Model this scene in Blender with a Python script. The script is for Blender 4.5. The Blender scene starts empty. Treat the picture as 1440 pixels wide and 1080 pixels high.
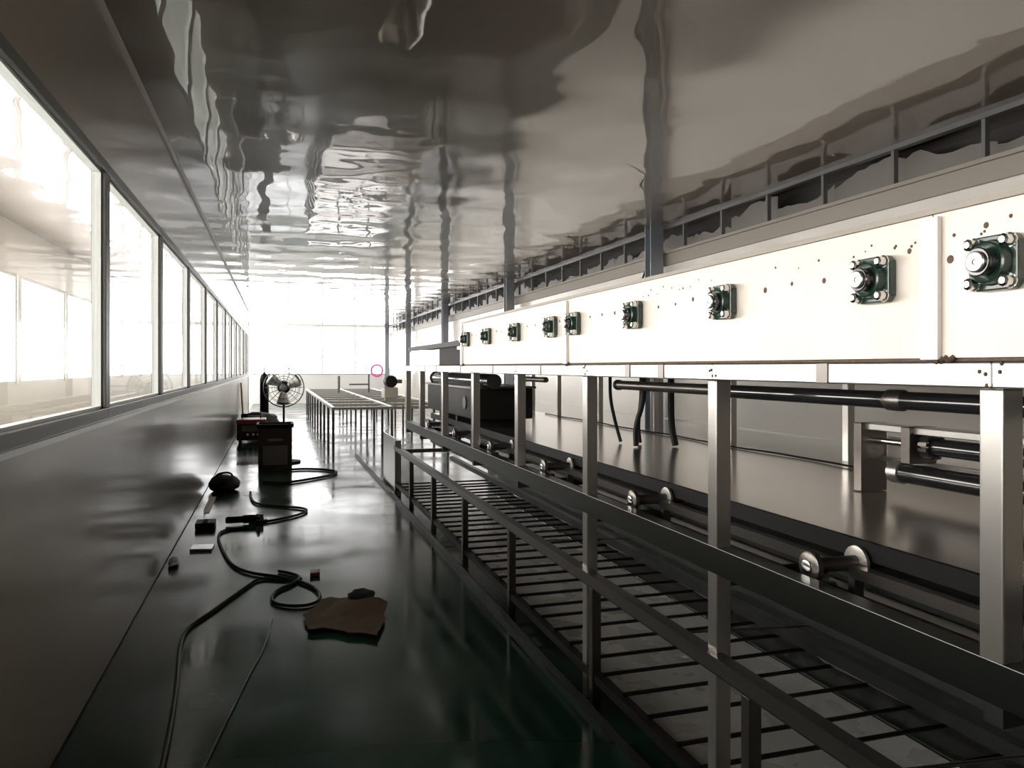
import bpy, bmesh, math, random
from mathutils import Vector, Matrix, noise

random.seed(7)
scene = bpy.context.scene
col = scene.collection
R = math.radians

# ------------------------------------------------------------------ camera, world, exposure
CAM_H = 1.40
F_PX = 1081.0
cam_d = bpy.data.cameras.new('camera')
cam = bpy.data.objects.new('camera', cam_d)
col.objects.link(cam)
cam_d.sensor_fit = 'HORIZONTAL'
cam_d.sensor_width = 36.0
cam_d.lens = F_PX / 1440.0 * 36.0
cam_d.shift_y = -24.0 / 1440.0
cam_d.clip_start = 0.02
cam_d.clip_end = 200
YAW = math.atan2(333.0, F_PX)
cam.location = (0, 0, CAM_H)
cam.rotation_euler = (R(90), 0, -YAW)
scene.camera = cam

world = bpy.data.worlds.new('world')
scene.world = world
world.use_nodes = True
world.node_tree.nodes['Background'].inputs[0].default_value = (0.85, 0.93, 1.0, 1)
world.node_tree.nodes['Background'].inputs[1].default_value = 1.0

OUT_L = 13.5      # daylight in the outer windows of the side corridor
END_L = 7.0       # glow of windows added so the far end washes out
scene.view_settings.view_transform = 'Standard'
scene.view_settings.look = 'None'
scene.view_settings.gamma = 1.0
scene.view_settings.use_curve_mapping = False
scene.view_settings.exposure = 0.0
scene.cycles.max_bounces = 10
scene.cycles.diffuse_bounces = 5
scene.cycles.glossy_bounces = 6
scene.cycles.transparent_max_bounces = 24
scene.cycles.transmission_bounces = 4
scene.cycles.caustics_reflective = True
scene.cycles.sample_clamp_indirect = 6.0
scene.cycles.use_denoising = True

# ------------------------------------------------------------------ materials
MATS = {}


def mat(name, base, rough=0.5, metal=0.0, coat=0.0, coat_rough=0.05, ior=1.5, spec=0.5, var=0.0, vscale=6.0,
        bump=0.0, bscale=20.0, bdist=0.01, rvar=0.0, second=None, mapscale=(1, 1, 1), coat_bump=True, wave=0.0, coat_ior=1.6):
    m = bpy.data.materials.new(name)
    m.use_nodes = True
    nt = m.node_tree
    b = nt.nodes['Principled BSDF']
    b.inputs['Base Color'].default_value = (*base, 1)
    b.inputs['Roughness'].default_value = rough
    b.inputs['Metallic'].default_value = metal
    b.inputs['IOR'].default_value = ior
    b.inputs['Specular IOR Level'].default_value = spec
    b.inputs['Coat Weight'].default_value = coat
    b.inputs['Coat Roughness'].default_value = coat_rough
    b.inputs['Coat IOR'].default_value = coat_ior
    tc = nt.nodes.new('ShaderNodeTexCoord')
    mp = nt.nodes.new('ShaderNodeMapping')
    mp.inputs['Scale'].default_value = mapscale
    nt.links.new(tc.outputs['Object'], mp.inputs['Vector'])
    if var > 0 or second is not None:
        n = nt.nodes.new('ShaderNodeTexNoise')
        n.inputs['Scale'].default_value = vscale
        n.inputs['Detail'].default_value = 6
        nt.links.new(mp.outputs[0], n.inputs['Vector'])
        r = nt.nodes.new('ShaderNodeValToRGB')
        r.color_ramp.elements[0].position = 0.35
        r.color_ramp.elements[1].position = 0.68
        s = second if second is not None else tuple(max(0, c * (1 - var)) for c in base)
        r.color_ramp.elements[0].color = (*s, 1)
        r.color_ramp.elements[1].color = (*base, 1)
        nt.links.new(n.outputs['Fac'], r.inputs[0])
        nt.links.new(r.outputs[0], b.inputs['Base Color'])
    if rvar > 0:
        n = nt.nodes.new('ShaderNodeTexNoise')
        n.inputs['Scale'].default_value = vscale * 1.7
        n.inputs['Detail'].default_value = 5
        nt.links.new(mp.outputs[0], n.inputs['Vector'])
        mr = nt.nodes.new('ShaderNodeMapRange')
        mr.inputs[1].default_value = 0.3
        mr.inputs[2].default_value = 0.7
        mr.inputs[3].default_value = max(0.02, rough - rvar)
        mr.inputs[4].default_value = rough + rvar
        nt.links.new(n.outputs['Fac'], mr.inputs[0])
        nt.links.new(mr.outputs[0], b.inputs['Roughness'])
    if bump > 0:
        n = nt.nodes.new('ShaderNodeTexNoise')
        n.inputs['Scale'].default_value = bscale
        n.inputs['Detail'].default_value = 1.5
        nt.links.new(mp.outputs[0], n.inputs['Vector'])
        bp = nt.nodes.new('ShaderNodeBump')
        bp.inputs['Strength'].default_value = bump
        bp.inputs['Distance'].default_value = bdist
        if wave > 0:
            # each ceiling panel (about 1 m along the room) is slightly bowed
            wv = nt.nodes.new('ShaderNodeTexWave')
            wv.wave_type = 'BANDS'
            wv.bands_direction = 'Y'
            wv.inputs['Scale'].default_value = 0.32
            wv.inputs['Distortion'].default_value = 1.2
            wv.inputs['Detail'].default_value = 1.0
            wv.inputs['Detail Scale'].default_value = 0.6
            nt.links.new(tc.outputs['Object'], wv.inputs['Vector'])
            ma = nt.nodes.new('ShaderNodeMath')
            ma.operation = 'MULTIPLY_ADD'
            ma.inputs[1].default_value = wave
            nt.links.new(wv.outputs['Fac'], ma.inputs[0])
            nt.links.new(n.outputs['Fac'], ma.inputs[2])
            nt.links.new(ma.outputs[0], bp.inputs['Height'])
        else:
            nt.links.new(n.outputs['Fac'], bp.inputs['Height'])
        nt.links.new(bp.outputs[0], b.inputs['Normal'])
        if coat_bump:
            nt.links.new(bp.outputs[0], b.inputs['Coat Normal'])
    MATS[name] = m
    return m


def emit(name, color, strength):
    m = bpy.data.materials.new(name)
    m.use_nodes = True
    nt = m.node_tree
    nt.nodes.remove(nt.nodes['Principled BSDF'])
    e = nt.nodes.new('ShaderNodeEmission')
    e.inputs[0].default_value = (*color, 1)
    e.inputs[1].default_value = strength
    nt.links.new(e.outputs[0], nt.nodes['Material Output'].inputs[0])
    MATS[name] = m
    return m


def glass(name):
    m = bpy.data.materials.new(name)
    m.use_nodes = True
    nt = m.node_tree
    nt.nodes.remove(nt.nodes['Principled BSDF'])
    t = nt.nodes.new('ShaderNodeBsdfTransparent')
    t.inputs[0].default_value = (0.955, 0.955, 0.95, 1)
    g = nt.nodes.new('ShaderNodeBsdfGlossy')
    g.inputs['Roughness'].default_value = 0.01
    lw = nt.nodes.new('ShaderNodeLayerWeight')
    lw.inputs[0].default_value = 0.5
    pw = nt.nodes.new('ShaderNodeMath')
    pw.operation = 'POWER'
    pw.inputs[1].default_value = 5.0
    nt.links.new(lw.outputs['Facing'], pw.inputs[0])
    ml = nt.nodes.new('ShaderNodeMath')
    ml.operation = 'MULTIPLY_ADD'
    ml.inputs[1].default_value = 0.45
    ml.inputs[2].default_value = 0.03
    nt.links.new(pw.outputs[0], ml.inputs[0])
    mx = nt.nodes.new('ShaderNodeMixShader')
    nt.links.new(ml.outputs[0], mx.inputs[0])
    nt.links.new(t.outputs[0], mx.inputs[1])
    nt.links.new(g.outputs[0], mx.inputs[2])
    nt.links.new(mx.outputs[0], nt.nodes['Material Output'].inputs[0])
    MATS[name] = m
    return m


mat('ceiling', (0.235, 0.188, 0.155), 0.35, coat=1.0, coat_rough=0.012, coat_ior=2.6, bump=1.0, bscale=1.5, bdist=0.017, mapscale=(1.0, 0.8, 1.0), wave=0.22)
mat('wall_panel', (0.33, 0.29, 0.245), 0.32, coat=0.6, coat_rough=0.13, bump=0.25, bscale=0.9, bdist=0.015, var=0.08, vscale=0.8)
mat('wall_white', (0.78, 0.735, 0.67), 0.35, coat=0.4, coat_rough=0.08, var=0.05, vscale=0.7)
mat('wall_end', (0.93, 0.93, 0.92), 0.4)
mat('dado', (0.35, 0.35, 0.34), 0.5)
mat('floor_green', (0.008, 0.050, 0.034), 0.17, second=(0.022, 0.044, 0.031), vscale=0.9, rvar=0.11, spec=0.28, bump=0.12, bscale=3.0, bdist=0.006)
mat('floor_side', (0.44, 0.50, 0.47), 0.2, var=0.15, vscale=1.2)
mat('frame_grey', (0.13, 0.135, 0.13), 0.4, metal=0.2)
mat('aluminium', (0.62, 0.62, 0.60), 0.28, metal=0.9)
mat('reveal_white', (0.75, 0.77, 0.75), 0.4)
mat('ledge', (0.36, 0.325, 0.275), 0.5)
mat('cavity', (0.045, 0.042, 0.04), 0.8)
mat('film_grey', (0.21, 0.19, 0.175), 0.45, bump=0.6, bscale=4, bdist=0.03)
mat('stud_grey', (0.17, 0.17, 0.165), 0.45)
mat('column_blue', (0.27, 0.30, 0.325), 0.35, metal=0.2, coat=0.3)
mat('steel', (0.54, 0.52, 0.485), 0.28, metal=0.9, bump=0.05, bscale=14, bdist=0.004)
mat('steel_rail', (0.13, 0.135, 0.125), 0.28, metal=1.0)  # steel darkened to paint in the dark floor mirrored by the rail
mat('steel_dark', (0.17, 0.155, 0.14), 0.33, metal=0.9)
mat('steel_pan', (0.60, 0.55, 0.50), 0.20, metal=0.95, var=0.12, vscale=1.5, bump=0.2, bscale=1.3, bdist=0.01)
mat('tray_sheet', (0.80, 0.79, 0.75), 0.30, metal=0.1, second=(0.62, 0.62, 0.58), vscale=2.6, rvar=0.1, bump=0.3, bscale=2.0, bdist=0.01)
mat('hood_panel', (0.77, 0.70, 0.61), 0.42, metal=0.15, var=0.07, vscale=2.2, rvar=0.06)
mat('hood_joint', (0.92, 0.90, 0.86), 0.4)
mat('rust', (0.15, 0.10, 0.07), 0.75, var=0.4, vscale=80)
mat('bearing_green', (0.012, 0.040, 0.026), 0.30, coat=0.4, var=0.3, vscale=40)
mat('chrome', (0.85, 0.85, 0.83), 0.18, metal=1.0)
mat('black_rubber', (0.008, 0.008, 0.008), 0.5, spec=0.2)
mat('black_gloss', (0.014, 0.014, 0.015), 0.18, coat=0.5)
mat('black_iron', (0.007, 0.0065, 0.006), 0.55, spec=0.2)
mat('rail_dark', (0.055, 0.060, 0.055), 0.38, metal=0.6, var=0.3, vscale=5)
mat('rung_dark', (0.028, 0.026, 0.026), 0.45, metal=0.4)
mat('hopper_dark', (0.014, 0.010, 0.009), 0.6, spec=0.1)
mat('box_brown', (0.045, 0.036, 0.030), 0.5, spec=0.25, var=0.3, vscale=8)
mat('red_paint', (0.30, 0.05, 0.045), 0.4)
mat('red_dark', (0.12, 0.01, 0.015), 0.5)
mat('cardboard', (0.115, 0.080, 0.050), 0.85, var=0.25, vscale=7)
mat('cloth_dark', (0.02, 0.018, 0.02), 0.9)
mat('plastic_white', (0.8, 0.8, 0.78), 0.45)
mat('pink_paint', (0.85, 0.10, 0.36), 0.6)
mat('mark_grey', (0.55, 0.56, 0.66), 0.6)
mat('orange_gleam', (0.75, 0.30, 0.08), 0.45)  # carries the orange of a light streak on the wall
emit('daylight_pane', (1.0, 0.96, 0.925), OUT_L)
emit('end_glow', (1.0, 1.0, 1.0), END_L)
glass('glass')


# ------------------------------------------------------------------ mesh helpers
class MB:
    def __init__(s):
        s.v = []
        s.f = []

    def add(s, vs, fs):
        o = len(s.v)
        s.v += [tuple(v) for v in vs]
        s.f += [tuple(i + o for i in f) for f in fs]
        return s

    def box(s, x0, x1, y0, y1, z0, z1):
        return s.add([(x0, y0, z0), (x1, y0, z0), (x1, y1, z0), (x0, y1, z0), (x0, y0, z1), (x1, y0, z1), (x1, y1, z1), (x0, y1, z1)],
                     [(0, 3, 2, 1), (4, 5, 6, 7), (0, 1, 5, 4), (1, 2, 6, 5), (2, 3, 7, 6), (3, 0, 4, 7)])

    def prism(s, poly, axis, a0, a1):
        """poly: list of 2D points in the plane normal to axis ('x','y','z')"""
        n = len(poly)

        def P(p, a):
            return {'x': (a, p[0], p[1]), 'y': (p[0], a, p[1]), 'z': (p[0], p[1], a)}[axis]
        vs = [P(p, a0) for p in poly] + [P(p, a1) for p in poly]
        fs = [tuple(range(n - 1, -1, -1)), tuple(range(n, 2 * n))]
        fs += [(i, (i + 1) % n, n + (i + 1) % n, n + i) for i in range(n)]
        return s.add(vs, fs)

    def cyl(s, p0, p1, r, n=16, r1=None):
        r1 = r if r1 is None else r1
        p0, p1 = Vector(p0), Vector(p1)
        d = (p1 - p0).normalized()
        a = d.orthogonal().normalized()
        b = d.cross(a)
        vs = []
        for p, rr in ((p0, r), (p1, r1)):
            for k in range(n):
                t = 2 * math.pi * k / n
                vs.append(p + a * math.cos(t) * rr + b * math.sin(t) * rr)
        fs = [tuple(range(n - 1, -1, -1)), tuple(range(n, 2 * n))] + [(k, (k + 1) % n, n + (k + 1) % n, n + k) for k in range(n)]
        return s.add(vs, fs)

    def lathe(s, prof, o=(0, 0, 0), axis='z', n=24):
        """prof: list of (radius, height) from bottom to top"""
        vs, fs = [], []
        for r, h in prof:
            for k in range(n):
                t = 2 * math.pi * k / n
                x, y = r * math.cos(t), r * math.sin(t)
                p = {'z': (x, y, h), 'x': (h, x, y), 'y': (y, h, x)}[axis]
                vs.append((p[0] + o[0], p[1] + o[1], p[2] + o[2]))
        for i in range(len(prof) - 1):
            for k in range(n):
                fs.append((i * n + k, i * n + (k + 1) % n, (i + 1) * n + (k + 1) % n, (i + 1) * n + k))
        fs.append(tuple(range(n - 1, -1, -1)))
        fs.append(tuple((len(prof) - 1) * n + k for k in range(n)))
        return s.add(vs, fs)

    def tube(s, pts, r, n=8, closed=False, smooth=0):
        pts = [Vector(p) for p in pts]
        for _ in range(smooth):
            q = []
            m = len(pts)
            for i in range(m if closed else m - 1):
                a, b = pts[i], pts[(i + 1) % m]
                q += [a * .75 + b * .25, a * .25 + b * .75]
            if not closed:
                q = [pts[0]] + q + [pts[-1]]
            pts = q
        m = len(pts)
        up = Vector((0, 0, 1))
        vs, fs = [], []
        prev = None
        for i, p in enumerate(pts):
            a = pts[(i - 1) % m] if (closed or i > 0) else pts[i]
            b = pts[(i + 1) % m] if (closed or i < m - 1) else pts[i]
            d = (b - a).normalized()
            if prev is None:
                u = d.orthogonal().normalized()
            else:
                u = (prev - d * prev.dot(d)).normalized()
            prev = u
            w = d.cross(u)
            for k in range(n):
                t = 2 * math.pi * k / n
                vs.append(p + u * math.cos(t) * r + w * math.sin(t) * r)
        for i in range(m if closed else m - 1):
            for k in range(n):
                j = (i + 1) % m
                fs.append((i * n + k, i * n + (k + 1) % n, j * n + (k + 1) % n, j * n + k))
        if not closed:
            fs += [tuple(range(n - 1, -1, -1)), tuple((m - 1) * n + k for k in range(n))]
        return s.add(vs, fs)

    def build(s, name, m, parent=None, smooth=False, bevel=0, loc=None):
        """vertices are world coordinates; with loc they are local to loc"""
        me = bpy.data.meshes.new(name)
        pw = world_loc(parent) if parent is not None else Vector((0, 0, 0))
        if loc is None:
            cx = [sum(c) / len(s.v) for c in zip(*s.v)]
            zmin = min(v[2] for v in s.v)
            o = Vector((cx[0], cx[1], zmin))
            vs = [(v[0] - o.x, v[1] - o.y, v[2] - o.z) for v in s.v]
        else:
            o = Vector(loc)
            vs = s.v
        me.from_pydata(vs, [], s.f)
        bm = bmesh.new()
        bm.from_mesh(me)
        bmesh.ops.recalc_face_normals(bm, faces=bm.faces)
        bm.to_mesh(me)
        bm.free()
        me.materials.append(MATS[m] if isinstance(m, str) else m)
        ob = bpy.data.objects.new(name, me)
        col.objects.link(ob)
        ob.parent = parent
        ob.location = o - pw
        WL[ob.name] = o
        if smooth:
            for p in me.polygons:
                p.use_smooth = True
            md = ob.modifiers.new('ws', 'WEIGHTED_NORMAL') if False else None
            try:
                me.set_sharp_from_angle(angle=R(40))
            except Exception:
                pass
        if bevel:
            b = ob.modifiers.new('bevel', 'BEVEL')
            b.width = bevel
            b.segments = 2
            b.limit_method = 'ANGLE'
        return ob


WL = {}


def world_loc(o):
    return WL[o.name]


def tag(o, label=None, cat=None, group=None, kind=None):
    if label:
        o['label'] = label
    if cat:
        o['category'] = cat
    if group:
        o['group'] = group
    if kind:
        o['kind'] = kind
    return o


def thing(name, loc, label, cat, group=None):
    o = bpy.data.objects.new(name, None)
    o.empty_display_size = 0.1
    col.objects.link(o)
    o.location = loc
    WL[o.name] = Vector(loc)
    return tag(o, label, cat, group)


def copy_to(src, wloc, parent=None):
    """copy of one mesh object (shared mesh) at a world place"""
    c = src.copy()
    col.objects.link(c)
    c.parent = parent
    c.location = Vector(wloc) - (world_loc(parent) if parent is not None else Vector((0, 0, 0)))
    WL[c.name] = Vector(wloc)
    return c


def struct(o, label=None):
    return tag(o, label, kind='structure')


# ------------------------------------------------------------------ the room
XL, XR = -0.75, 4.34          # inner faces of the long walls
WT = 0.05                      # partition thickness
XO = -2.80                     # outer window wall of the side corridor
Y0, Y1 = -2.5, 30.6
YP = 23.77                     # the glazed partition ends here
ZC = 3.02

struct(MB().box(XL - WT, XR + .5, Y0 - .2, Y1 + .2, -0.12, 0).build('floor', 'floor_green'), 'glossy dark green epoxy floor with dusty brown stains')
struct(MB().box(XO - .2, XR + .5, Y0 - .2, Y1 + .2, ZC, ZC + .12).build('ceiling', 'ceiling'), 'glossy grey panel ceiling with wavy reflections')

struct(MB().box(XO - .2, XL - WT, Y0 - .2, Y1 + .2, -0.12, 0).build('floor_side', 'floor_side'), 'pale green floor of the side corridor')
# left glazed partition
SILL, HEAD = 1.21, 2.30
wl = MB()
wl.box(XL - WT, XL, Y0, YP, 0, SILL - .05)
wl.box(XL - WT, XL, Y0, YP, HEAD + .05, ZC)
wall_left = struct(wl.build('wall_left', 'wall_panel'), 'glossy grey panel partition with a long row of windows')
struct(MB().prism([(XL, ZC), (XL + .026, ZC), (XL + .022, ZC - .010), (XL + .010, ZC - .022), (XL, ZC - .026)], 'y', Y0, YP).build('trim_1', 'ledge', smooth=True), 'aluminium cove strip between left wall and ceiling')
struct(MB().box(XL, XL + .004, Y0, YP, 0, .006).build('baseboard_left', 'black_iron'), 'thin dark joint at foot of left wall')
PITCH = 1.8
first = 3.97 - 3 * PITCH
edges = [first + k * PITCH for k in range(15)]
nwin = 0
for k in range(len(edges) - 1):
    a, b = edges[k], edges[k + 1]
    nwin += 1
    root = thing('window_%d' % nwin, (XL - WT / 2, (a + b) / 2, SILL), None, None)
    ordn = ['', '', 'nearest', 'second', 'third', 'fourth', 'fifth', 'sixth', 'seventh', 'eighth', 'ninth', 'tenth', 'eleventh', 'farthest'][k]
    struct(root, (ordn + ' window from the camera in the left glazed partition') if ordn else 'window of the left partition beside the camera')
    fr = MB()
    fw = .045
    xo, xi = XL - WT - .006, XL + .008
    fr.box(xo, xi, a, b, SILL - .05, SILL)
    fr.box(xo, xi, a, b, HEAD, HEAD + .05)
    fr.box(xo, xi, a, a + fw, SILL, HEAD)
    fr.box(xo, xi, b - fw, b, SILL, HEAD)
    fr.build('window_frame', 'frame_grey', root, bevel=.004)
    rv = MB()
    t = .012
    rv.box(XL - WT, XL - .012, a + fw, b - fw, SILL, SILL + t)
    rv.box(XL - WT, XL - .012, a + fw, b - fw, HEAD - t, HEAD)
    rv.box(XL - WT, XL - .012, a + fw, a + fw + t, SILL + t, HEAD - t)
    rv.box(XL - WT, XL - .012, b - fw - t, b - fw, SILL + t, HEAD - t)
    rv.build('bead', 'reveal_white', root)
    MB().box(XL - .030, XL - .024, a + fw + t, b - fw - t, SILL + t, HEAD - t).build('pane', 'glass', root)
# closing piece of the partition behind the camera and at its far end
struct(MB().box(XL - WT, XL, Y0, first, SILL - .05, HEAD + .05).build('wall_left_return', 'wall_panel'), 'plain end panel of the left partition')
struct(MB().box(XL - WT - .01, XL + .01, YP, YP + .06, 0, ZC).build('trim_2', 'aluminium'), 'upright end profile of the left partition')
struct(MB().box(XL + .001, XL + .014, Y0, YP, SILL - .075, SILL - .055).build('trim_3', 'aluminium'), 'thin aluminium strip under the window row')

# side corridor: outer wall with bright windows
OS, OH = 1.20, 2.46
ow = MB()
ow.box(XO - .12, XO, Y0, Y1, 0, OS)
ow.box(XO - .12, XO, Y0, Y1, OH, ZC)
oe = [Y0 + 2.1 * k for k in range(16)] + [Y1]
oe = [y for y in oe if y < Y1 - .5] + [Y1]
for y in oe[1:-1]:
    ow.box(XO - .12, XO, y - .06, y + .06, OS, OH)
struct(ow.build('wall_outer', 'wall_white'), 'white outer wall of the side corridor')
for k in range(len(oe) - 1):
    nwin += 1
    a, b = oe[k] + .06, oe[k + 1] - .06
    root = thing('window_%d' % nwin, (XO - .06, (a + b) / 2, OS), None, None)
    struct(root, 'bright outer window beyond the glass partition')
    fr = MB()
    fr.box(XO - .08, XO - .02, a, b, OS, OS + .04).box(XO - .08, XO - .02, a, b, OH - .04, OH)
    fr.box(XO - .08, XO - .02, a, a + .04, OS + .04, OH - .04).box(XO - .08, XO - .02, b - .04, b, OS + .04, OH - .04)
    fr.build('window_frame', 'reveal_white', root)
    MB().box(XO - .055, XO - .045, a + .04, b - .04, OS + .04, OH - .04).build('pane', 'daylight_pane', root)

# right wall, ledge, open gap with studs, dark cavity
LED0, LED1 = 2.57, 2.73
struct(MB().box(XR, XR + .12, Y0, Y1, 0, LED0).build('wall_right', 'wall_white'), 'pale panel wall behind the machine')
struct(MB().box(XR - .004, XR + .002, Y0, Y1, .79, .806).build('trim_4', 'aluminium'), 'thin joint strip along the right wall')
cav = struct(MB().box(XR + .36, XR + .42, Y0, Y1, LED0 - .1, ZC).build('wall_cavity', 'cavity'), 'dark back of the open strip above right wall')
led = MB().box(XR - .03, XR + .36, Y0, Y1, LED0, LED1 - .03)
led.box(XR - .05, XR + .36, Y0, Y1, LED1 - .03, LED1)
ledge = struct(led.build('trim_5', 'ledge', bevel=.004), 'beige ledge along the top of the right wall')
stud_ys = [3.05 + .755 * k for k in range(36)]
st0 = None
for y in stud_ys:
    if st0 is None:
        st0 = MB().box(-.02, .02, -.014, .014, 0, ZC - LED1 - .03).build('stud', 'stud_grey', ledge, loc=(XR, y, LED1))
    else:
        copy_to(st0, (XR, y, LED1), ledge)
MB().box(XR - .03, XR + .03, Y0, Y1, ZC - .035, ZC).build('top_rail', 'stud_grey', ledge)
rnd = random.Random(3)
for k in range(len(stud_ys) - 1):
    a, b = stud_ys[k], stud_ys[k + 1] - .001
    n = 12
    hs = []
    h = rnd.uniform(.08, .16)
    for i in range(n):
        h = min(.26, max(.05, h + rnd.uniform(-.035, .035)))
        hs.append(h)
    if k == 1:
        hs = [.20, .23, .235, .20, .165, .15, .145, .15, .155, .145, .14, .12]
    poly = [(a, LED1 + .004), (b, LED1 + .004)] + [(b - (b - a) * i / (n - 1), LED1 + hs[i]) for i in range(n)]
    MB().prism(poly, 'x', XR + .10, XR + .106).build('torn_film', 'film_grey', ledge)

# columns along the right wall
cgroup = 'blue-grey columns along the right wall'
names = ['nearest blue-grey steel column, right of centre with a brace at its foot', 'second blue-grey steel column from the camera', 'third blue-grey steel column above the dark machine end', 'fourth blue-grey steel column from the camera', 'farthest blue-grey steel column by the end wall']
ZB = 0
for i, y in enumerate([8.0, 13.75, 19.45, 25.15, 30.2]):
    root = thing('steel_column', (4.18, y, 0), names[i], 'column', cgroup)
    MB().box(4.10, 4.26, y - .075, y - .062, 0, ZC).build('flange', 'column_blue', root)
    MB().box(4.10, 4.26, y + .062, y + .075, 0, ZC).build('flange', 'column_blue', root)
    MB().box(4.174, 4.186, y - .062, y + .062, 0, ZC).build('web', 'column_blue', root)
    MB().box(4.06, 4.30, y - .12, y + .12, 0, .015).build('base_plate', 'column_blue', root)
    if i == 0:
        MB().tube([(4.15, y + .07, 2.62), (4.15, y + .50, 2.15)], .012, 6).build('brace', 'black_iron', root)

# end wall; glowing windows over the pale dado added to wash it out
ew = MB()
zs, zh = 1.13, 2.96
ew.box(XO, XR + .4, Y1, Y1 + .12, 0, zs)
ew.box(XO, XR + .4, Y1, Y1 + .12, zh, ZC)
ex = [XO, -2.0, -.75, .5, 1.75, 3.0, XR + .4]
for x in ex:
    ew.box(x - .015, x + .015, Y1, Y1 + .12, zs, zh)
struct(ew.build('wall_end', 'wall_end'), 'white far end wall washed out by daylight')
struct(MB().box(XO, XR, Y1 - .008, Y1 + .004, zs - .03, zs - .005).build('trim_6', 'dado'), 'thin grey line along the far end wall')
for k in range(len(ex) - 1):
    nwin += 1
    a, b = ex[k] + .015, ex[k + 1] - .015
    root = thing('window_%d' % nwin, ((a + b) / 2, Y1 + .06, zs), None, None)
    struct(root, 'added glowing window that washes out the far end wall')
    fr = MB().box(a, b, Y1 + .03, Y1 + .09, zs, zs + .012).box(a, b, Y1 + .03, Y1 + .09, zh - .012, zh)
    fr.box(a, a + .012, Y1 + .03, Y1 + .09, zs + .012, zh - .012).box(b - .012, b, Y1 + .03, Y1 + .09, zs + .012, zh - .012)
    fr.build('window_frame', 'reveal_white', root)
    MB().box(a + .012, b - .012, Y1 + .055, Y1 + .065, zs + .012, zh - .012).build('pane', 'end_glow', root)
struct(MB().box(XO - .2, XR + .5, Y0 - .12, Y0, 0, ZC).build('wall_back', 'wall_panel'), 'plain wall behind the camera')

# ------------------------------------------------------------------ the dryer (upper machine)
P = 1.26            # plane of its aisle side
XB = 2.60           # plane of its back posts
YM0, YM1 = -.45, 7.78
posts = [.11, 1.094, 2.04, 3.04, 4.02, 5.0, 5.98, 6.97, 7.75]
dry = thing('belt_dryer', (P, 3.6, 0), 'long stainless belt dryer with cream hood panels and square tube posts', 'machine')
MR = .86            # top of the main rail
T = .05
for y in posts:
    zb = 0 if y in (2.04, 3.04) else MR - .002
    MB().box(P, P + T, y - T / 2, y + T / 2, zb, 1.36).build('post', 'steel', dry, bevel=.004)
for y in posts[1:]:
    MB().box(XB, XB + .04, y - .02, y + .02, .93, 1.36).build('back_post', 'steel', dry, bevel=.003)
    if y in (3.04, 5.0, 6.97):
        MB().box(XB, XB + .04, y - .02, y + .02, 0, .90).build('back_leg', 'steel', dry, bevel=.003)
# top beams: one length between posts, front and back
bl = [YM0] + posts[1:]
for a, b in zip(bl[:-1], bl[1:]):
    MB().box(P, P + T, a + .001, b - .001, 1.36, 1.41).build('beam', 'steel', dry, bevel=.004)
MB().box(XB - .01, XB + .04, YM0, YM1, 1.36, 1.41).build('back_beam', 'steel', dry, bevel=.004)
for y in posts:
    MB().box(P + T, XB - .01, y - .02, y + .02, 1.365, 1.405).build('cross_beam', 'steel', dry)
# grey ends of inner straps lying on the beam
for y in [1.55, 2.36, 2.62, 3.62, 4.5, 5.35, 6.2, 6.7]:
    MB().box(P - .003, P + .01, y - .02, y + .02, 1.362, 1.408).build('strap', 'steel_dark', dry)
# welds at post heads
for y in posts[1:6]:
    w = MB()
    for q in range(5):
        w.lathe([(.001, -.004), (.003, -.002), (.003, .002), (.001, .004)], (P - .001, y + rnd.uniform(-.03, .03), 1.36 + rnd.uniform(-.004, .05)), 'z', 6)
    w.build('weld_bead', 'rust', dry, smooth=True)['kind'] = 'stuff'

# main rail: channel
ch = MB().prism([(P - .002, MR), (P + .055, MR), (P + .055, MR - .006), (P + .006, MR - .006), (P + .006, MR - .074), (P + .055, MR - .074), (P + .055, MR - .08), (P - .002, MR - .08)], 'y', YM0, YM1 - .1)
ch.build('main_rail', 'steel_rail', dry, bevel=.0015)
# inner rails and skirts
MB().box(P + .24, P + .28, YM0, YM1 - .1, .64, .69).build('inner_rail', 'rail_dark', dry)
MB().box(P + .44, P + .48, YM0, YM1 - .1, .45, .49).build('inner_rail', 'rail_dark', dry)
MB().box(P + .14, P + .17, YM0, YM1 - .1, .74, .80).build('inner_rail', 'rail_dark', dry)
for y in posts:
    MB().box(P + .006, XB, y - .02, y + .02, .74, .78).build('cross_rail', 'rail_dark', dry)
# pan deck
PZ = .93
MB().box(1.52, XB + .04, YM0, YM1 - .1, PZ - .012, PZ).build('pan', 'steel_pan', dry)
MB().box(1.505, 1.52, YM0, YM1 - .1, PZ - .045, PZ + .004).build('pan_lip', 'black_iron', dry)
MB().box(1.45, 1.48, YM0, YM1 - .1, PZ - .085, PZ - .055).build('belt_rail', 'steel_dark', dry)
MB().box(1.53, XB, YM0, YM1 - .1, .80, .84).build('lower_pan', 'rail_dark', dry)
# cable lying on the back edge of the pan
MB().tube([(XB - .05 + .02 * math.sin(k * 1.3), 1.6 + k * .28, PZ + .006 + .004 * (k % 2)) for k in range(21)], .006, 6, smooth=1).build('edge_cable', 'black_rubber', dry, smooth=True)

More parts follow.
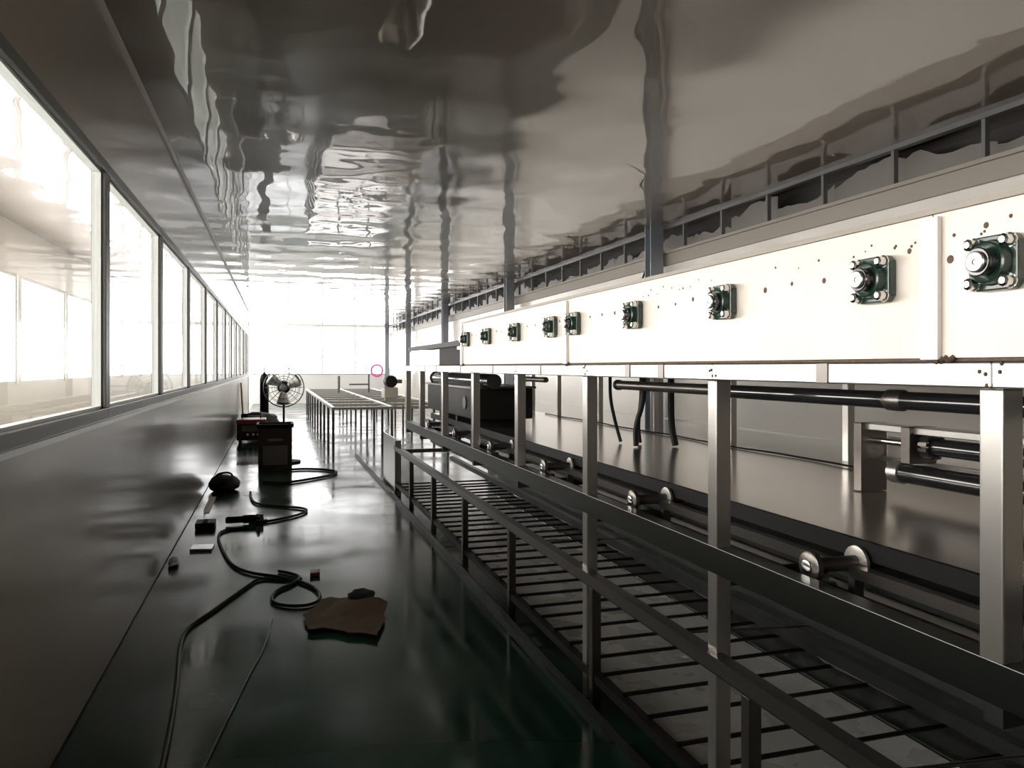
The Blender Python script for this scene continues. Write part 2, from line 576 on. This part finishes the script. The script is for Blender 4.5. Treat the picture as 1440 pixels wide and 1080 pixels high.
# cross rollers with bearings behind the main rail
for i, y in enumerate([.65, 1.70, 2.75, 3.80, 4.85, 5.90, 6.95]):
    z = .876
    rl = MB().cyl((P + .10, y, z), (P + .36, y, z), .020, 14).build('roller_shaft', 'steel_dark', dry, smooth=True)
    MB().lathe([(.034, 0), (.040, .004), (.040, .020), (.030, .024)], (P + .075, y, z), 'x', 20).build('bearing_disc', 'steel_dark', rl, smooth=True)
    MB().lathe([(.014, -.008), (.018, -.006), (.018, .004)], (P + .075, y, z), 'x', 16).build('shaft_end', 'chrome', rl, smooth=True)
    MB().lathe([(.030, 0), (.044, .003), (.044, .012), (.030, .016)], (P + .225, y, z), 'x', 20).build('collar', 'steel', rl, smooth=True)
    MB().box(P + .08, P + .13, y - .05, y + .05, z - .09, z - .03).build('pillow_block', 'bearing_green', rl, bevel=.006)
    for dy in (-.035, .035):
        MB().cyl((P + .105, y + dy, z - .03), (P + .105, y + dy, z - .012), .008, 6).build('bolt', 'chrome', rl)
    MB().box(P + .215, P + .245, y - .012, y + .012, z - .10, z - .03).build('stay', 'steel_dark', rl)

# hood side panels (2 m modules), joint strips, end
HZ0, HZ1 = 1.418, 1.703
seams = [-.80, 1.22, 3.24, 5.26]
panels = []
for a, b in zip(seams[:-1], seams[1:]):
    p = MB().box(P - .004, P + .006, max(a, YM0) + .002, b - .002, HZ0, HZ1).build('hood_panel', 'hood_panel', dry)
    panels.append((a, b, p))
MB().box(P - .012, P + .03, YM0, seams[-1], HZ1 + .0005, HZ1 + .012).build('hood_top_edge', 'ledge', dry)
MB().box(P + .006, XB, YM0, seams[-1], HZ1 + .0006, HZ1 + .006).build('hood_lid', 'steel', dry)
MB().box(XB, XB + .008, YM0, seams[-1], HZ0, HZ1).build('hood_back', 'steel', dry)
MB().box(P + .006, XB, seams[-1] - .008, seams[-1] - .002, HZ0, HZ1).build('hood_end', 'hood_panel', dry)
MB().box(P + .002, P + .03, YM0, seams[-1], 1.411, 1.4175).build('hood_gap', 'rust', dry)
for y in seams[1:]:
    MB().box(P - .016, P - .0045, y - .022, y + .022, HZ0 - .004, HZ1 - .006).build('joint_strip', 'hood_joint', dry, bevel=.002)
    w = MB()
    for q in range(9):
        w.lathe([(.001, -.006), (.007, 0), (.001, .006)], (P - .006, y + rnd.uniform(-.05, .02), HZ0 - .004 + rnd.uniform(-.006, .006)), 'z', 6)
    w.build('rust_bead', 'rust', dry, smooth=True)['kind'] = 'stuff'

# flange bearings
BZ = 1.588
protos = {}


def bearing(y):
    x = P - .0045
    S = .050

    def pt(name, mb, m, par, sm=False, bv=0):
        if name not in protos:
            protos[name] = mb().build(name, m, par, smooth=sm, bevel=bv, loc=(x, y, BZ))
            return protos[name]
        return copy_to(protos[name], (x, y, BZ), par)
    c = .014
    sq = [(-S + c, -S), (S - c, -S), (S, -S + c), (S, S - c), (S - c, S), (-S + c, S), (-S, S - c), (-S, -S + c)]
    h = pt('flange_bearing', lambda: MB().prism(sq, 'x', -.020, 0), 'bearing_green', dry, bv=.003)
    pt('bearing_hub', lambda: MB().lathe([(.042, -.020), (.038, -.036), (.034, -.038), (.026, -.036)][::-1], axis='x', n=28), 'bearing_green', h, True)
    pt('bearing_ring', lambda: MB().lathe([(.024, -.056), (.026, -.054), (.026, -.030)], axis='x', n=28), 'black_gloss', h, True)
    pt('shaft_end', lambda: MB().lathe([(.004, -.0595), (.0055, -.0615), (.0165, -.062), (.019, -.060), (.019, -.050)], axis='x', n=24), 'steel', h, True)
    for i, (dy, dz) in enumerate(((-1, -1), (1, -1), (1, 1), (-1, 1))):
        key = 'bolt%d' % i
        if key not in protos:
            protos[key] = MB().lathe([(.006, -.040), (.011, -.037), (.011, -.022), (.014, -.0215), (.014, -.019)], (0, dy * .036, dz * .036), 'x', 8).build('bolt', 'chrome', h, loc=(x, y, BZ))
        else:
            copy_to(protos[key], (x, y, BZ), h)
    return h


B_Y = [1.07, 1.364, 1.952, 2.535, 3.119, 3.405, 3.97, 4.55, 5.09]
for y in B_Y:
    bearing(y)

# rusty weld spots on the panels
wp = None
rs = random.Random(11)
spots = []
for k in range(34):
    y = 1.18 + k * .119 + rs.uniform(-.012, .012)
    if min(abs(y - b) for b in B_Y) > .07 and min(abs(y - s) for s in seams) > .03:
        spots.append((y, BZ + .021 + rs.uniform(-.004, .004), rs.uniform(.8, 1.3)))
for k in range(26):
    y = rs.uniform(1.0, 2.5)
    z = rs.uniform(1.645, 1.672)
    if min(abs(y - b) for b in B_Y) > .02 and abs(y - 1.22) > .03:
        spots.append((y, z, rs.uniform(.25, .55)))
spots += [(1.14, 1.628, 1.3), (1.10, 1.662, .9), (1.17, 1.655, .6), (1.28, 1.640, .9), (1.05, 1.67, .6), (1.245, 1.53, .5)]
for y, z, s in spots:
    par = [p for a, b, p in panels if a <= y < b][0]
    if wp is None:
        wp = MB().lathe([(.0002, -.0025), (.005, -.0018), (.0085, .0005)], (0, 0, 0), 'x', 10)
        wp0 = wp.build('weld_spot', 'rust', par, smooth=True, loc=(P - .0042, y, z))
        o = wp0
    else:
        o = copy_to(wp0, (P - .0042, y, z), par)
    o.scale = (1, s * .85, s * .85)

# pipes under the beam, along the machine
def pipe(x, ya, yb, z, r, coupling=None, mt='black_gloss'):
    o = MB().cyl((x, ya, z), (x, yb, z), r, 20).build('pipe', mt, dry, smooth=True)
    MB().lathe([(r * 1.02, 0), (r * 1.18, .005), (r * 1.18, .03), (r * .8, .036)], (x, yb - .004, z), 'y', 20).build('end_cap', 'black_iron', o, smooth=True)
    if coupling:
        MB().lathe([(r, 0), (r * 1.2, .006), (r * 1.2, .05), (r, .056)], (x, coupling, z), 'y', 20).build('coupling', 'steel_dark', o, smooth=True)
    return o


pipe(1.46, -.3, 2.30, 1.318, .022, 1.50)
pipe(1.50, 2.42, 3.20, 1.318, .020, None, 'steel_dark')
pipe(1.50, 4.2, 4.75, 1.325, .016, None, 'steel_dark')
pipe(1.50, 5.3, 7.35, 1.295, .055, None, 'black_gloss')
# hoses hanging below the hood
for k, (x, y, r) in enumerate([(2.05, 4.05, .016), (2.12, 4.22, .013), (2.2, 4.0, .02), (1.95, 4.3, .011)]):
    MB().tube([(x, y, 1.34), (x + .01, y + .02, 1.2), (x + .03 * (k - 1), y + .05, 1.05), (x + .04 * (k - 1), y + .02, PZ + .01)], r, 8, smooth=2).build('hose', 'black_rubber', dry, smooth=True)

# drive unit with rollers on the back of the pan
du = thing('roller_drive', (2.3, 1.9, PZ), 'steel roller drive unit with two dark rollers at right edge on the pan', 'machine')
MB().box(2.12, 2.20, 1.0, 2.39, 1.165, 1.19).build('top_bar', 'steel', du, bevel=.003)
MB().box(2.10, 2.22, 2.37, 2.41, PZ + .002, 1.19).build('end_plate', 'steel_dark', du, bevel=.003)
MB().box(2.10, 2.22, 2.14, 2.18, 1.062, 1.19).build('middle_plate', 'steel_dark', du, bevel=.003)
MB().box(2.215, 2.225, 2.19, 2.36, 1.06, 1.14).build('guard_plate', 'steel', du)
r1 = MB().cyl((2.16, 1.0, 1.125), (2.16, 2.08, 1.125), .030, 20).build('roller', 'black_gloss', du, smooth=True)
g = MB()
for k in range(14):
    t = 2 * math.pi * k / 14
    g.box(-.006, .006, 2.085, 2.12, .030, .045)
    vs = g.v[-8:]
    g.v[-8:] = [(2.16 + v[0] * math.cos(t) - v[2] * math.sin(t), v[1], 1.125 + v[0] * math.sin(t) + v[2] * math.cos(t)) for v in vs]
g.cyl((2.16, 2.085, 1.125), (2.16, 2.12, 1.125), .034, 20)
g.build('sprocket', 'steel_dark', r1)
MB().cyl((2.16, 2.08, 1.125), (2.16, 2.40, 1.125), .011, 12).build('axle', 'chrome', r1, smooth=True)
r2 = MB().cyl((2.16, 1.0, 1.02), (2.16, 2.22, 1.02), .036, 20).build('roller', 'black_gloss', du, smooth=True)
MB().lathe([(.030, 0), (.042, .004), (.042, .05), (.03, .055)], (2.16, 2.22, 1.02), 'y', 20).build('roller_end', 'steel', r2, smooth=True)
MB().box(2.19, 2.22, 1.0, 2.38, 1.045, 1.062).build('chain_guard', 'steel_dark', du)

# dark heater boxes at the far part of the machine
hb = thing('heater_box', (1.66, 6.5, PZ), 'black heater box inside the far part of the belt dryer', 'box')
MB().box(1.42, 1.90, 5.62, 7.40, 1.00, 1.235).build('casing', 'black_iron', hb, bevel=.01)
MB().box(1.40, 1.92, 5.60, 7.42, 1.235, 1.25).build('lid', 'steel_dark', hb)
for y in (5.8, 6.5, 7.2):
    MB().box(1.5, 1.82, y - .03, y + .03, PZ, 1.0).build('foot', 'black_iron', hb)
MB().cyl((1.42, 5.85, 1.12), (1.41, 5.85, 1.12), .05, 18).build('cover_disc', 'steel_dark', hb)

fh = thing('feed_hopper', (1.6, 6.3, 1.41), 'low feed hopper with black lid beyond the cream hood panels', 'hopper')
MB().box(P + .01, 2.3, 5.28, 6.12, 1.412, 1.56).build('dark_side', 'hopper_dark', fh, bevel=.004)
MB().box(P + .01, 2.3, 6.13, 7.55, 1.412, 1.545).build('white_side', 'hood_joint', fh, bevel=.004)
MB().prism([(P - .02, 1.55), (P + .02, 1.562), (P + .6, 1.575), (2.32, 1.585), (2.32, 1.61), (P + .6, 1.60), (P - .02, 1.588)], 'y', 5.28, 7.45).build('lid', 'black_iron', fh)
MB().box(P - .01, P + .03, 5.30, 5.40, 1.525, 1.548).build('latch', 'hood_joint', fh)

# motor at the machine end
mo = MB().lathe([(.05, 0), (.062, .01), (.062, .17), (.05, .19), (.02, .195)], (1.14, 7.90, 1.25), 'y', 18).build('gear_motor', 'black_iron', dry, smooth=True)
MB().cyl((1.14, 7.98, 1.25), (1.26, 7.98, 1.25), .02, 12).build('drive_shaft', 'steel', mo, smooth=True)
MB().box(1.06, 1.20, 7.85, 8.07, 1.08, 1.188).build('gearbox', 'ledge', mo, bevel=.008)
MB().box(1.06, 1.30, 7.78, 7.84, 1.06, 1.08).build('motor_bracket', 'steel', mo)

# ------------------------------------------------------------------ lower rack with rungs
rack = thing('conveyor_rack', (1.7, 4.2, 0), 'low dark steel rack with many cross rungs on floor beneath the dryer', 'rack')
XF = P
RY0, RY1 = -.4, 8.40
# upper front rail (angle section)
MB().prism([(XF - .025, .545), (XF + .02, .545), (XF + .02, .54), (XF - .02, .54), (XF - .02, .50), (XF - .025, .50)], 'y', RY0, RY1).build('front_rail', 'steel_dark', rack)
MB().box(XF - .018, XF + .018, RY0, RY1, .49, .535).build('front_rail_core', 'rung_dark', rack)
for y in [.70, 1.84, 2.93, 4.10, 5.2, 6.3, 7.4]:
    MB().box(XF - .02, XF + .02, y - .02, y + .02, .002, .49).build('leg', 'steel_dark', rack, bevel=.003)
MB().prism([(XF - .05, .0), (XF - .01, .0), (XF - .01, .006), (XF - .044, .006), (XF - .044, .045), (XF - .05, .045)], 'y', RY0, 12.4).build('floor_rail', 'rail_dark', rack)
MB().prism([(XF - .01, .105), (XF + .03, .105), (XF + .03, .14), (XF - .01, .14)], 'y', RY0, RY1).build('rung_rail', 'rung_dark', rack)
XBK = 2.27
MB().box(XBK, XBK + .03, RY0, RY1, .10, .14).build('rung_rail', 'rung_dark', rack)
MB().box(XBK + .03, XBK + .036, RY0, RY1, .005, .52).build('skirt', 'rail_dark', rack)
MB().box(XBK - .01, XBK + .03, RY0, RY1, .30, .335).build('skirt_rail', 'rail_dark', rack)
MB().box(XBK - .06, XBK + .03, RY0, RY1, .47, .50).build('skirt_rail', 'steel_dark', rack)
rg = None
y = .2
while y < RY1 - .1:
    yy = y + rs.uniform(-.02, .02)
    if rg is None:
        rg = MB().cyl((-.505, 0, 0), (.505, 0, 0), .0085, 8).build('rung', 'rung_dark', rack, smooth=True, loc=((XF + XBK) / 2 + .01, yy, .149))
    else:
        copy_to(rg, ((XF + XBK) / 2 + .01, yy, .149), rack)
    y += .19
for y in (1.30, 2.20, 3.6):
    MB().cyl((XF + .02, y + .04, .53), (XBK + .0, y, .49), .004, 6).build('tie_rod', 'steel_dark', rack)
MB().box(XF - .02, XF + .05, RY1 - .06, RY1, .0, .60).build('end_plate', 'steel', rack, bevel=.003)
MB().box(XF - .012, XF, RY1, 9.28, .02, .62).build('end_panel', 'steel', rack, bevel=.002)
MB().box(XF - .012, XF + .04, 9.28, 9.32, 0, .62).build('leg', 'steel', rack)
MB().box(XF + .05, XBK, RY1 - .04, RY1, .46, .50).build('end_bar', 'steel_dark', rack)
tag(MB().box(XF + .14, XBK - .002, RY0, RY1 - .1, .001, .012).build('drip_sheet', 'tray_sheet'), 'pale scuffed drip sheet lying on floor under the rungs', 'sheet')  # aisle edge pulled in so bare dark floor stands for the shadow
# wavy hose along back of the tray
pts = [(XBK - .03 + .018 * math.sin(k * .9) + .01 * math.sin(k * 2.3), .6 + k * .16, .158) for k in range(46)]
tag(MB().tube(pts, .007, 6, smooth=1).build('grey_hose', 'aluminium', smooth=True), 'thin wavy grey hose lying along back ends of the rungs', 'hose')

# ------------------------------------------------------------------ far table frame
tf = thing('frame_table', (1.9, 18.0, 0), 'long low steel table frame with many legs beyond the dryer', 'table')
TX = [.90, 1.85, 2.80]
TY0, TY1, TZ = 12.75, 23.6, .75
for x in TX:
    MB().box(x - .025, x + .025, TY0, TY1, TZ - .05, TZ).build('rail', 'steel', tf, bevel=.004)
nleg = 10
for k in range(nleg):
    yy = TY0 + .03 + (TY1 - TY0 - .06) * k / (nleg - 1)
    for x in TX:
        MB().box(x - .02, x + .02, yy - .02, yy + .02, 0, TZ - .05).build('leg', 'steel_dark', tf)
    MB().box(TX[0], TX[1], yy - .02, yy + .02, TZ - .045, TZ - .005).build('cross_bar', 'steel', tf)
    MB().box(TX[1], TX[2], yy - .02, yy + .02, TZ - .045, TZ - .005).build('cross_bar', 'steel', tf)
    if k < nleg - 1:
        y2 = TY0 + .03 + (TY1 - TY0 - .06) * (k + .5) / (nleg - 1)
        MB().box(TX[0] + .03, TX[2] - .03, y2 - .42, y2 + .42, TZ - .062, TZ - .052).build('shelf_sheet', 'steel_pan', tf)
MB().cyl((1.55, 20.0, TZ - .05), (1.55, 20.0, TZ + .42), .03, 8).build('upright_pipe', 'frame_grey', tf)
MB().box(2.4, 2.44, 21.0, 21.04, TZ - .05, TZ + .45).build('end_upright', 'steel_dark', tf)
MB().box(1.9, 2.42, 21.0, 21.03, TZ + .16, TZ + .2).build('end_arm', 'steel_dark', tf)

# ------------------------------------------------------------------ things in the aisle
bx = thing('metal_bin', (.0, 11.05, 0), 'dark brown metal bin standing in aisle in front of the fan', 'bin')
W = .24
MB().prism([(-W + .02, -W + .02), (W - .02, -W + .02), (W - .02, W - .02), (-W + .02, W - .02)], 'z', 0, .6).build('bin_body', 'box_brown', bx, bevel=.012, loc=(0, 11.05, 0))
rim = MB().box(-W, W, -W, -W + .03, .58, .63).box(-W, W, W - .03, W, .58, .63).box(-W, -W + .03, -W + .03, W - .03, .58, .63).box(W - .03, W, -W + .03, W - .03, .58, .63)
rim.build('rim', 'black_iron', bx, loc=(0, 11.05, 0))
MB().box(-.1, .1, -W + .0, -W + .022, .40, .43).build('handle', 'steel_dark', bx, loc=(0, 11.05, 0))
MB().box(-.16, .16, -W + .016, -W + .021, .08, .34).build('label_plate', 'steel_dark', bx, loc=(0, 11.05, 0))

fy, fx, fz = 11.75, .12, 1.10
fan = thing('pedestal_fan', (fx, fy, 0), 'industrial pedestal fan with round wire guard standing behind metal bin', 'fan')
MB().lathe([(.24, 0), (.24, .025), (.05, .05), (.02, .06)], (fx, fy, 0), 'z', 24).build('base', 'black_iron', fan, smooth=True)
MB().cyl((fx, fy, .05), (fx, fy, fz - .06), .016, 12).build('pole', 'black_iron', fan, smooth=True)
MB().lathe([(.03, -.02), (.085, 0), (.095, .06), (.09, .16), (.05, .20)], (fx, fy - .02, fz), 'y', 20).build('motor_housing', 'black_iron', fan, smooth=True)
RG = .285
gd = MB()
for rr, yy in ((RG, -.06), (RG * .80, -.10), (RG * .58, -.12), (RG * .36, -.13), (RG, .04), (RG * .75, .075), (RG * .45, .09)):
    gd.tube([(fx + rr * math.cos(t * math.pi / 16), fy + yy, fz + rr * math.sin(t * math.pi / 16)) for t in range(32)], .0035 if rr < RG else .007, 5, closed=True)
for k in range(16):
    t = k * math.pi / 8
    c, s_ = math.cos(t), math.sin(t)
    gd.tube([(fx + .07 * c, fy - .135, fz + .07 * s_), (fx + RG * .7 * c, fy - .115, fz + RG * .7 * s_), (fx + RG * c, fy - .06, fz + RG * s_), (fx + RG * c, fy + .04, fz + RG * s_), (fx + RG * .6 * c, fy + .085, fz + RG * .6 * s_), (fx + .08 * c, fy + .10, fz + .08 * s_)], .003, 4)
gd.build('wire_guard', 'frame_grey', fan, smooth=True)
for k in range(3):
    a0 = k * 2 * math.pi / 3 + .35
    vs, fs = [], []
    for i in range(7):
        for j in range(7):
            rr = .05 + .205 * i / 6
            ang = a0 + (j / 6 - .5) * (1.0 - .25 * i / 6) + .15 * i / 6
            vs.append((fx + rr * math.cos(ang), fy - .05 + .07 * (j / 6 - .5) * (.5 + .5 * (1 - i / 6)), fz + rr * math.sin(ang)))
    for i in range(6):
        for j in range(6):
            q = i * 7 + j
            fs.append((q, q + 1, q + 8, q + 7))
    o = MB().add(vs, fs).build('blade', 'aluminium', fan, smooth=True)
    sd = o.modifiers.new('thick', 'SOLIDIFY')
    sd.thickness = .003
MB().lathe([(.01, -.15), (.045, -.145), (.06, -.12), (.055, -.03)], (fx, fy, fz), 'y', 18).build('hub', 'frame_grey', fan, smooth=True)

gx, gy = -.27, 21.0
gc = thing('gas_cylinder', (gx, gy, 0), 'tall dark gas cylinder standing at far end of the aisle', 'gas cylinder')
MB().lathe([(.09, 0), (.11, .01), (.11, 1.08), (.10, 1.14), (.07, 1.20), (.035, 1.235), (.035, 1.26)], (gx, gy, 0), 'z', 24).build('bottle', 'black_iron', gc, smooth=True)
MB().cyl((gx, gy, 1.26), (gx, gy, 1.35), .016, 10).build('valve', 'steel_dark', gc)
MB().lathe([(.03, 0), (.035, .004), (.035, .014), (.03, .018)], (gx, gy, 1.35), 'z', 12).build('hand_wheel', 'black_iron', gc)
MB().lathe([(.05, -.02), (.055, 0), (.05, .04)], (gx + .14, gy - .05, 1.05), 'y', 14).build('gauge', 'black_iron', gc)
MB().tube([(gx, gy, 1.29), (gx + .10, gy - .02, 1.25), (gx + .14, gy - .03, 1.09)], .012, 6, smooth=2).build('gas_pipe', 'black_rubber', gc)

wx, wy = -.42, 15.1
we = thing('welding_machine', (wx, wy, 0), 'dark welding machine with reddish top beside left wall in the aisle', 'welder')
MB().box(wx - .25, wx + .25, wy - .3, wy + .3, .06, .36).build('case', 'box_brown', we, bevel=.015)
MB().box(wx - .26, wx + .26, wy - .31, wy + .31, .36, .44).build('top_cover', 'red_paint', we, bevel=.015)
MB().box(wx - .16, wx + .20, wy - .312, wy - .30, .22, .33).build('control_panel', 'steel_dark', we)
for dx in (-.06, .04, .12):
    MB().cyl((wx + dx, wy - .312, .17), (wx + dx, wy - .34, .17), .022, 12).build('knob', 'plastic_white', we)
MB().tube([(wx - .16, wy, .44), (wx - .16, wy, .52), (wx + .16, wy, .52), (wx + .16, wy, .44)], .012, 6).build('handle', 'black_iron', we)
for sx in (-.2, .2):
    for sy in (-.24, .24):
        MB().cyl((wx + sx - .02, wy + sy, .032), (wx + sx + .02, wy + sy, .032), .032, 14).build('wheel', 'black_rubber', we)

# pile of cloth bags behind the welder
def blob(name, c, r, m, seed, par=None, seg=18, amp=.25):
    vs, fs = [], []
    for i in range(seg + 1):
        th = math.pi * i / seg
        for j in range(seg * 2):
            ph = math.pi * j / seg
            d = Vector((math.sin(th) * math.cos(ph), math.sin(th) * math.sin(ph), math.cos(th)))
            k = 1 + amp * noise.noise(d * 1.7 + Vector((seed, 0, 0))) + amp * .4 * noise.noise(d * 4 + Vector((0, seed, 0)))
            p = Vector((d.x * r[0], d.y * r[1], d.z * r[2])) * k
            vs.append((c[0] + p.x, c[1] + p.y, max(0.0, c[2] + p.z)))
    n = seg * 2
    for i in range(seg):
        for j in range(n):
            fs.append((i * n + j, i * n + (j + 1) % n, (i + 1) * n + (j + 1) % n, (i + 1) * n + j))
    return MB().add(vs, fs).build(name, m, par, smooth=True)


tag(blob('cloth_sack', (-.28, 17.2, .19), (.36, .35, .26), 'film_grey', 2.0), 'slumped pinkish grey sack behind the welding machine', 'sack')
tag(blob('cloth_sack', (.10, 16.6, .10), (.22, .2, .15), 'plastic_white', 5.0), 'small white sack right of the slumped grey sack', 'sack')
# upright orange strip, made up to stand for an orange streak of light
tag(MB().prism([(XL + .05, .36), (XL + .085, .36), (XL + .045, 1.05), (XL + .012, 1.05)], 'y', 17.9, 18.0).build('orange_streak', 'orange_gleam', bevel=.004), 'orange strip standing in for a streak of light on left wall', 'strip')
leanbox = MB().box(XL + .032, XL + .30, 17.75, 18.15, 0, .36).build('crate', 'box_brown', bevel=.008)
tag(leanbox, 'low brown crate under the orange light streak by left wall', 'crate')
MB().box(XL + .30, XL + .306, 17.79, 18.11, .06, .30).build('crate_board', 'steel_dark', leanbox)

tb = thing('tool_bag', (-.55, 9.3, 0), 'black tool bag on floor against foot of left wall', 'bag')
blob('bag_body', (-.55, 9.3, .08), (.17, .20, .10), 'black_rubber', 9.0, tb, 14, .15)
MB().tube([(-.65, 9.25, .14), (-.62, 9.25, .20), (-.48, 9.25, .21), (-.45, 9.25, .13)], .012, 6, smooth=2).build('handle', 'black_rubber', tb)
MB().box(-.60, -.5, 9.10, 9.12, .05, .13).build('pocket', 'cloth_dark', tb)

tag(MB().prism([(-.655, .002), (-.605, .002), (-.605, .006), (-.650, .006), (-.650, .035), (-.655, .035)], 'y', 7.9, 8.85).build('metal_angle', 'plastic_white'), 'white metal angle strip lying along foot of left wall', 'strip')
tag(MB().prism([(-.62, 6.28), (-.46, 6.25), (-.45, 6.42), (-.61, 6.44)], 'z', .002, .02).build('steel_plate', 'aluminium', bevel=.003), 'small bright steel plate on floor near left wall', 'plate')

ag = thing('angle_grinder', (-.26, 7.25, 0), 'black angle grinder lying on floor at end of the thick cable', 'tool')
gxx, gyy = -.26, 7.25
MB().lathe([(.022, 0), (.030, .01), (.030, .14), (.038, .15), (.038, .24), (.03, .26)], (gxx - .16, gyy, .042), 'x', 16).build('body', 'black_iron', ag, smooth=True)
MB().box(gxx + .09, gxx + .16, gyy - .03, gyy + .03, .012, .085).build('gear_head', 'steel_dark', ag, bevel=.01)
MB().lathe([(.062, 0), (.062, .003)], (gxx + .125, gyy, .004), 'z', 24).build('disc', 'black_iron', ag)
MB().prism([(gxx + .125 + .07 * math.cos(t), gyy + .07 * math.sin(t)) for t in [k * math.pi / 10 for k in range(11)]], 'z', .002, .03).build('guard', 'steel_dark', ag)
MB().cyl((gxx + .12, gyy - .03, .06), (gxx + .12, gyy - .15, .075), .014, 10).build('side_handle', 'black_rubber', ag, smooth=True)
eb = thing('extension_socket', (-.58, 7.2, 0), 'dark extension socket block on floor near the white angle strip', 'socket')
MB().box(-.66, -.50, 7.1, 7.3, 0.002, .055).build('socket_body', 'black_iron', eb, bevel=.008)
MB().cyl((-.58, 7.15, .055), (-.58, 7.15, .06), .022, 14).build('socket_hole', 'cloth_dark', eb)
MB().cyl((-.58, 7.25, .055), (-.58, 7.25, .06), .022, 14).build('socket_hole', 'cloth_dark', eb)


S_, C_ = math.sin(YAW), math.cos(YAW)


def fl(px, py, z=.012):
    """a point on the floor that the photograph shows at this pixel"""
    d = F_PX * (CAM_H - z) / (py - 516.0)
    u = (px - 720.0) / F_PX
    return (d * (S_ + u * C_), d * (C_ - u * S_), z)


def cable(name, pix, r, label, m='black_rubber', cat='cable', z=None):
    pts = [fl(x, y_, z or r + .001) for x, y_ in pix]
    o = MB().tube(pts, r, 8, smooth=3).build(name, m, smooth=True)
    return tag(o, label, cat)


cable('cable', [(350, 742), (318, 744), (305, 752), (312, 772), (325, 795), (350, 806), (400, 812), (437, 822), (452, 836), (447, 848), (420, 853), (390, 850), (380, 843), (388, 830), (410, 822), (425, 812), (410, 806), (392, 803)], .011, 'thick black cable looped in a ring on the green floor')
cable('cable', [(425, 814), (395, 815), (365, 812), (345, 826), (312, 850), (280, 872), (262, 885), (253, 905), (250, 940), (246, 985), (238, 1030), (228, 1078), (215, 1130)], .010, 'thick black cable running towards the camera along the aisle')
cable('cable', [(352, 692), (353, 702), (360, 709), (395, 712), (425, 714), (434, 718), (420, 724), (390, 731), (362, 735), (350, 736)], .012, 'black cable with a hairpin bend behind the angle grinder')
cable('cable', [(398, 661), (425, 659), (455, 660), (476, 663), (468, 668), (440, 673), (415, 677), (396, 679), (370, 677)], .016, 'black cable with a sharp bend beside the metal bin')
cable('cable', [(383, 868), (378, 890), (370, 915), (350, 950), (328, 995), (308, 1035), (288, 1078), (265, 1120)], .004, 'thin grey wire lying along the aisle left of cardboard', 'frame_grey', 'wire')

# cardboard with a dark cloth on it
cb = thing('cardboard_sheet', fl(485, 875, 0), 'crumpled brown cardboard sheet lying on green floor', 'cardboard')
corner = [fl(428, 868, 0), fl(455, 846, 0), fl(500, 846, 0), fl(543, 858, 0), fl(540, 880, 0), fl(530, 901, 0), (fl(480, 893, 0)), fl(432, 890, 0)]
cx = sum(c[0] for c in corner) / 8
cy = sum(c[1] for c in corner) / 8
vs, fs = [], []
NR = 8
bound = []
for i in range(8):
    a, b = corner[i], corner[(i + 1) % 8]
    for t in range(4):
        bound.append((a[0] + (b[0] - a[0]) * t / 4 + rs.uniform(-.012, .012), a[1] + (b[1] - a[1]) * t / 4 + rs.uniform(-.02, .02)))
for i in range(1, NR + 1):
    for (x, y_) in bound:
        k = i / NR
        X, Y_ = cx + (x - cx) * k, cy + (y_ - cy) * k
        z = .012 + .05 * max(0, noise.noise(Vector((X * 4, Y_ * 3, 3)))) * (.4 + k) + (.012 * k ** 3 if y_ < cy - .1 else 0)
        vs.append((X, Y_, z))
n = len(bound)
for i in range(NR - 1):
    for j in range(n):
        fs.append((i * n + j, i * n + (j + 1) % n, (i + 1) * n + (j + 1) % n, (i + 1) * n + j))
vs.append((cx, cy, .013))
fs += [(j, len(vs) - 1, (j + 1) % n) for j in range(n)]
o = MB().add(vs, fs).build('sheet', 'cardboard', cb)
sd = o.modifiers.new('thick', 'SOLIDIFY')
sd.thickness = .005
f1 = fl(508, 852, 0)
tag(blob('glove', (f1[0], f1[1], .066), (.075, .05, .03), 'cloth_dark', 4.0, None, 12, .3), 'dark crumpled work glove on back edge of the cardboard', 'glove')
f2 = fl(490, 848, 0)
f3 = fl(443, 809, 0)
tag(MB().prism([(f3[0] - .035, f3[1] - .05), (f3[0] + .03, f3[1] - .045), (f3[0] + .035, f3[1] + .05), (f3[0] - .03, f3[1] + .04)], 'z', .001, .03).build('red_block', 'red_dark', bevel=.006), 'small dark red block on floor beside the cable ring', 'block')
f4 = fl(232, 796, 0)
tag(blob('paper_scrap', (-.685, f4[1], .025), (.035, .06, .03), 'plastic_white', 6.0, None, 10, .4), 'crumpled pale paper scrap at foot of left wall', 'paper')
f5 = fl(300, 838, 0)

# painted marks on the far wall
ring = []
def ringmark(px, py, r, m, label):
    d = Y1 / (C_ - (px - 720) / F_PX * S_)
    x = d * (S_ + (px - 720) / F_PX * C_)
    z = CAM_H + (516 - py) / F_PX * d
    mb = MB()
    n = 40
    vs, fs = [], []
    for k in range(n):
        t = 2 * math.pi * k / n
        for rr, yy in ((r, 0), (r * .70, 0), (r * .70, -.004), (r, -.004)):
            vs.append((x + rr * math.cos(t), Y1 - .012 + yy, z + rr * math.sin(t)))
    for k in range(n):
        j = (k + 1) % n
        for q in range(4):
            fs.append((k * 4 + q, k * 4 + (q + 1) % 4, j * 4 + (q + 1) % 4, j * 4 + q))
    return tag(mb.add(vs, fs).build('ring_sign', m), label, 'sign')


ringmark(530, 521, .26, 'pink_paint', 'bright pink ring sign on the white far wall')
ringmark(553, 521, .20, 'mark_grey', 'faint grey ring sign right of the pink one on far wall')
